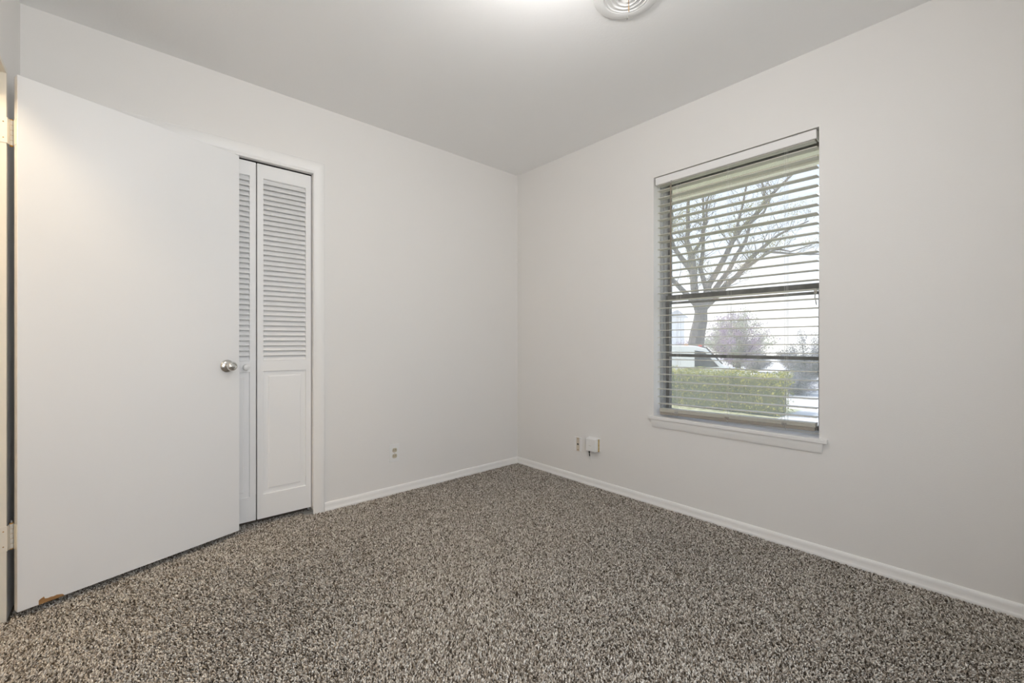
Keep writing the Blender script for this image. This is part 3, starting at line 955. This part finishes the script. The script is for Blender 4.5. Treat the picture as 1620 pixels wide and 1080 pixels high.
for nm, L in LIMBS.items():
    pts, rr = [], []
    z0 = L[0][1]
    z1 = L[-1][1]
    base_dep = {'A2': 0.2, 'A3': 0.2, 'C2': -0.3, 'D2': 0.15, 'D3': 0.15, 'F': -0.35, 'B2': -0.1}.get(nm, 0.0)
    for u, z, r in L:
        s = (z - z0) / max(0.1, abs(z1 - z0))
        dpt = base_dep + SPREAD[nm] * s
        pts.append(TB + RT * u * TSC + FW * dpt + Vector((0, 0, max(-1.05, 1.024 + (z - 1.024) * TSC))))
        rr.append(r * TSC)
    tm.tube([q - TO for q in pts], rr, 9)
    if nm == 'trunk':
        continue
    for i in range(2, len(pts)):
        for _ in range(3):
            if rt.random() < 0.8:
                q = pts[i - 1].lerp(pts[i], rt.random())
                d = (pts[i] - pts[i - 1]).normalized()
                a = Vector((rt.uniform(-1, 1), rt.uniform(-1, 1), rt.uniform(-0.2, 0.8))).normalized()
                twig(q, d * 0.6 + a, rt.uniform(0.5, 1.1), min(0.020, rr[i] * 0.4), 2)
tm.build('tree_trunk', M['bark'], tree, smooth=True)
tips = np.array([tuple(t - TO) for t in tips])
r8 = np.random.default_rng(8)
cl = TSC * np.array([(0.05, 3.1), (-0.1, 3.7), (0.9, 4.15), (1.35, 4.4), (2.0, 3.5), (1.7, 3.2), (-0.5, 4.3), (2.6, 4.6), (-0.2, 4.9), (2.3, 3.7)])
tu = (tips + np.array(TO) - np.array(TB)) @ np.array(RT)
tz = tips[:, 2] + TO.z - 1.024 + 1.024 * TSC
near = np.min(np.hypot(tu[:, None] - cl[None, :, 0], tz[:, None] - cl[None, :, 1]), axis=1)
keep = r8.uniform(0, 1, len(tips)) < np.where(near < 0.42, 0.85, 0.14)
cen = np.repeat(tips[keep], 7, axis=0)
cen = cen + r8.normal(0, 0.10, cen.shape)
leaf_cloud('tree_leaves', cen, 0.026, M['leaf_tree'], tree, 9)


# blossoming multi-stemmed small tree and shrubs in the distance
def bushy(name, label, cat, loc, hw, z0, z1, m, nleaf, lsize, seed, stems=5, ragged=1.0, group=None):
    b = empty(name, loc)
    tag(b, label, cat, group)
    r = random.Random(seed)
    g = np.random.default_rng(seed)
    mb = MB()
    pts_all = []
    for k in range(stems * 6):
        a = r.uniform(0, 2 * math.pi)
        rad = hw * math.sqrt(r.random()) * 0.95
        top = z0 + (z1 - z0) * (1 - 0.75 * (rad / hw) ** 1.4) * r.uniform(0.8, 1.0)
        e = Vector((math.cos(a) * rad, math.sin(a) * rad, top))
        p = [Vector((r.uniform(-.1, .1), r.uniform(-.1, .1), -0.05)), Vector((e.x * 0.12, e.y * 0.12, z0 * 0.8 + 0.1)), Vector((e.x * 0.55, e.y * 0.55, z0 + (top - z0) * 0.45)), e]
        mb.tube(p, [0.04, 0.03, 0.014, 0.004], 5)
        for q in range(1, 9):
            s = q / 8
            pts_all.append(p[1].lerp(p[2], s))
            pts_all.append(p[2].lerp(p[3], s))
    mb.build('stems', M['bark'], b)
    P = np.array([tuple(p) for p in pts_all])
    P = P[P[:, 2] > z0 * 0.9]
    idx = g.integers(0, len(P), nleaf)
    cen = P[idx] + g.normal(0, 0.10 * ragged, (nleaf, 3)) * np.array([1.2, 1.2, 1.0])
    leaf_cloud('foliage', cen, lsize, m, b, seed + 1)
    return b


def at(px_lat, dep_, z):
    p = CAM + FW * dep_ + RT * px_lat
    return (p.x, p.y, z)


bushy('blossom_tree', 'small spreading tree with pale mauve haze beyond the hedge', 'tree', at(9.9, 19.0, -1.02), 1.75, 1.3, 3.7, M['leaf_mauve'], 34000, 0.032, 31, 7)
bushy('shrub', 'grey rounded shrub at the far right edge of the window view', 'shrub', at(15.0, 22.0, -1.02), 1.6, 0.2, 2.8, M['leaf_grey'], 26000, 0.035, 41, 6)
bushy('shrub', 'lower grey shrub just left of the rounded far shrub', 'shrub', at(16.2, 29.0, -1.02), 1.3, 0.2, 1.9, M['leaf_grey'], 12000, 0.04, 43, 5)
bushy('shrub', 'long low shrub behind the white van and tree trunk', 'shrub', at(9.6, 24.0, -1.02), 1.9, 0.2, 2.3, M['leaf_mauve'], 26000, 0.04, 47, 5)
bushy('shrub', 'low dark shrub at the street edge below the blossom tree', 'shrub', at(11.2, 17.0, -1.02), 1.0, 0.1, 1.0, M['leaf_grey'], 9000, 0.03, 53, 4)

# white van on the street, side on
van = empty('van', (11.25, 4.63, -1.00), 0.5)
tag(van, 'white van on the street partly hidden by the hedge', 'van')
side = [(-2.35, 0.35), (-2.38, 0.95), (-2.25, 1.12), (-1.55, 1.28), (-1.05, 1.82), (-0.75, 1.90), (0.3, 1.93), (2.2, 1.93), (2.4, 1.80), (2.45, 0.40)]
# nose towards -Y (right in the picture)
mb = MB().loft([[(-0.90, y, z) for y, z in side], [(-0.80, y, z) for y, z in side], [(0.80, y, z) for y, z in side], [(0.90, y, z) for y, z in side]])
body = mb.build('van_body', M['white_car'], van, bevel=0.03)
wn_ = [(-1.42, 1.26), (-1.00, 1.72), (-0.72, 1.76), (-0.72, 1.22)]
MB().loft([[(-0.908, y, z) for y, z in wn_], [(-0.88, y, z) for y, z in wn_]]).build('side_window', M['car_glass'], van)
wn_ = [(-1.50, 1.33), (-1.06, 1.82), (-1.09, 1.86), (-1.56, 1.34)]
MB().loft([[(-0.72, y, z) for y, z in wn_], [(0.72, y, z) for y, z in wn_]]).build('windscreen', M['car_glass'], van)
for y in (-1.55, 1.55):
    for x in (-0.92, 0.72):
        wh = MB().lathe([(0, 0), (0.33, 0), (0.36, 0.04), (0.36, 0.16), (0.33, 0.20), (0, 0.20)], (x, y, 0.36), (1, 0, 0), 24, False).build('wheel', M['tyre'], van)
        MB().lathe([(0, -0.005), (0.2, -0.005), (0.2, 0.0), (0, 0.0)], (x, y, 0.36), (1, 0, 0), 20, False).build('hub_cap', M['steel'], wh)
MB().box((-0.70, -0.95, 1.88), (-0.55, -0.85, 1.95)).build('marker_light', M['redlens'], van, bevel=0.01)
MB().box((-0.70, -0.55, 1.89), (-0.55, -0.42, 1.955)).build('marker_light', M['amber'], van, bevel=0.01)

# neighbour's white house across the street
hs = empty('house', (25.5, 16.2, -1.02))
tag(hs, 'white single storey house across the street, far left of the view', 'house')
MB().box((0, -3.5, 0), (3.0, 6, 3.85)).build('house_wall', M['siding'], hs)
mb = MB().loft([[(-0.4, y, 3.85), (3.3, y, 3.85), (1.6, y, 4.35)] for y in (-3.7, 6.3)])
mb.build('house_roof', M['shingle'], hs)
MB().box((-0.52, -3.7, 3.78), (-0.4, 6.3, 3.92)).build('gutter', M['alu'], hs)
MB().box((-0.45, -3.65, 0), (-0.20, -3.35, 3.8)).build('porch_post', M['shingle'], hs)
MB().box((-0.03, 0.0, 1.2), (0.02, 1.4, 2.6)).build('house_window', M['car_glass'], hs)
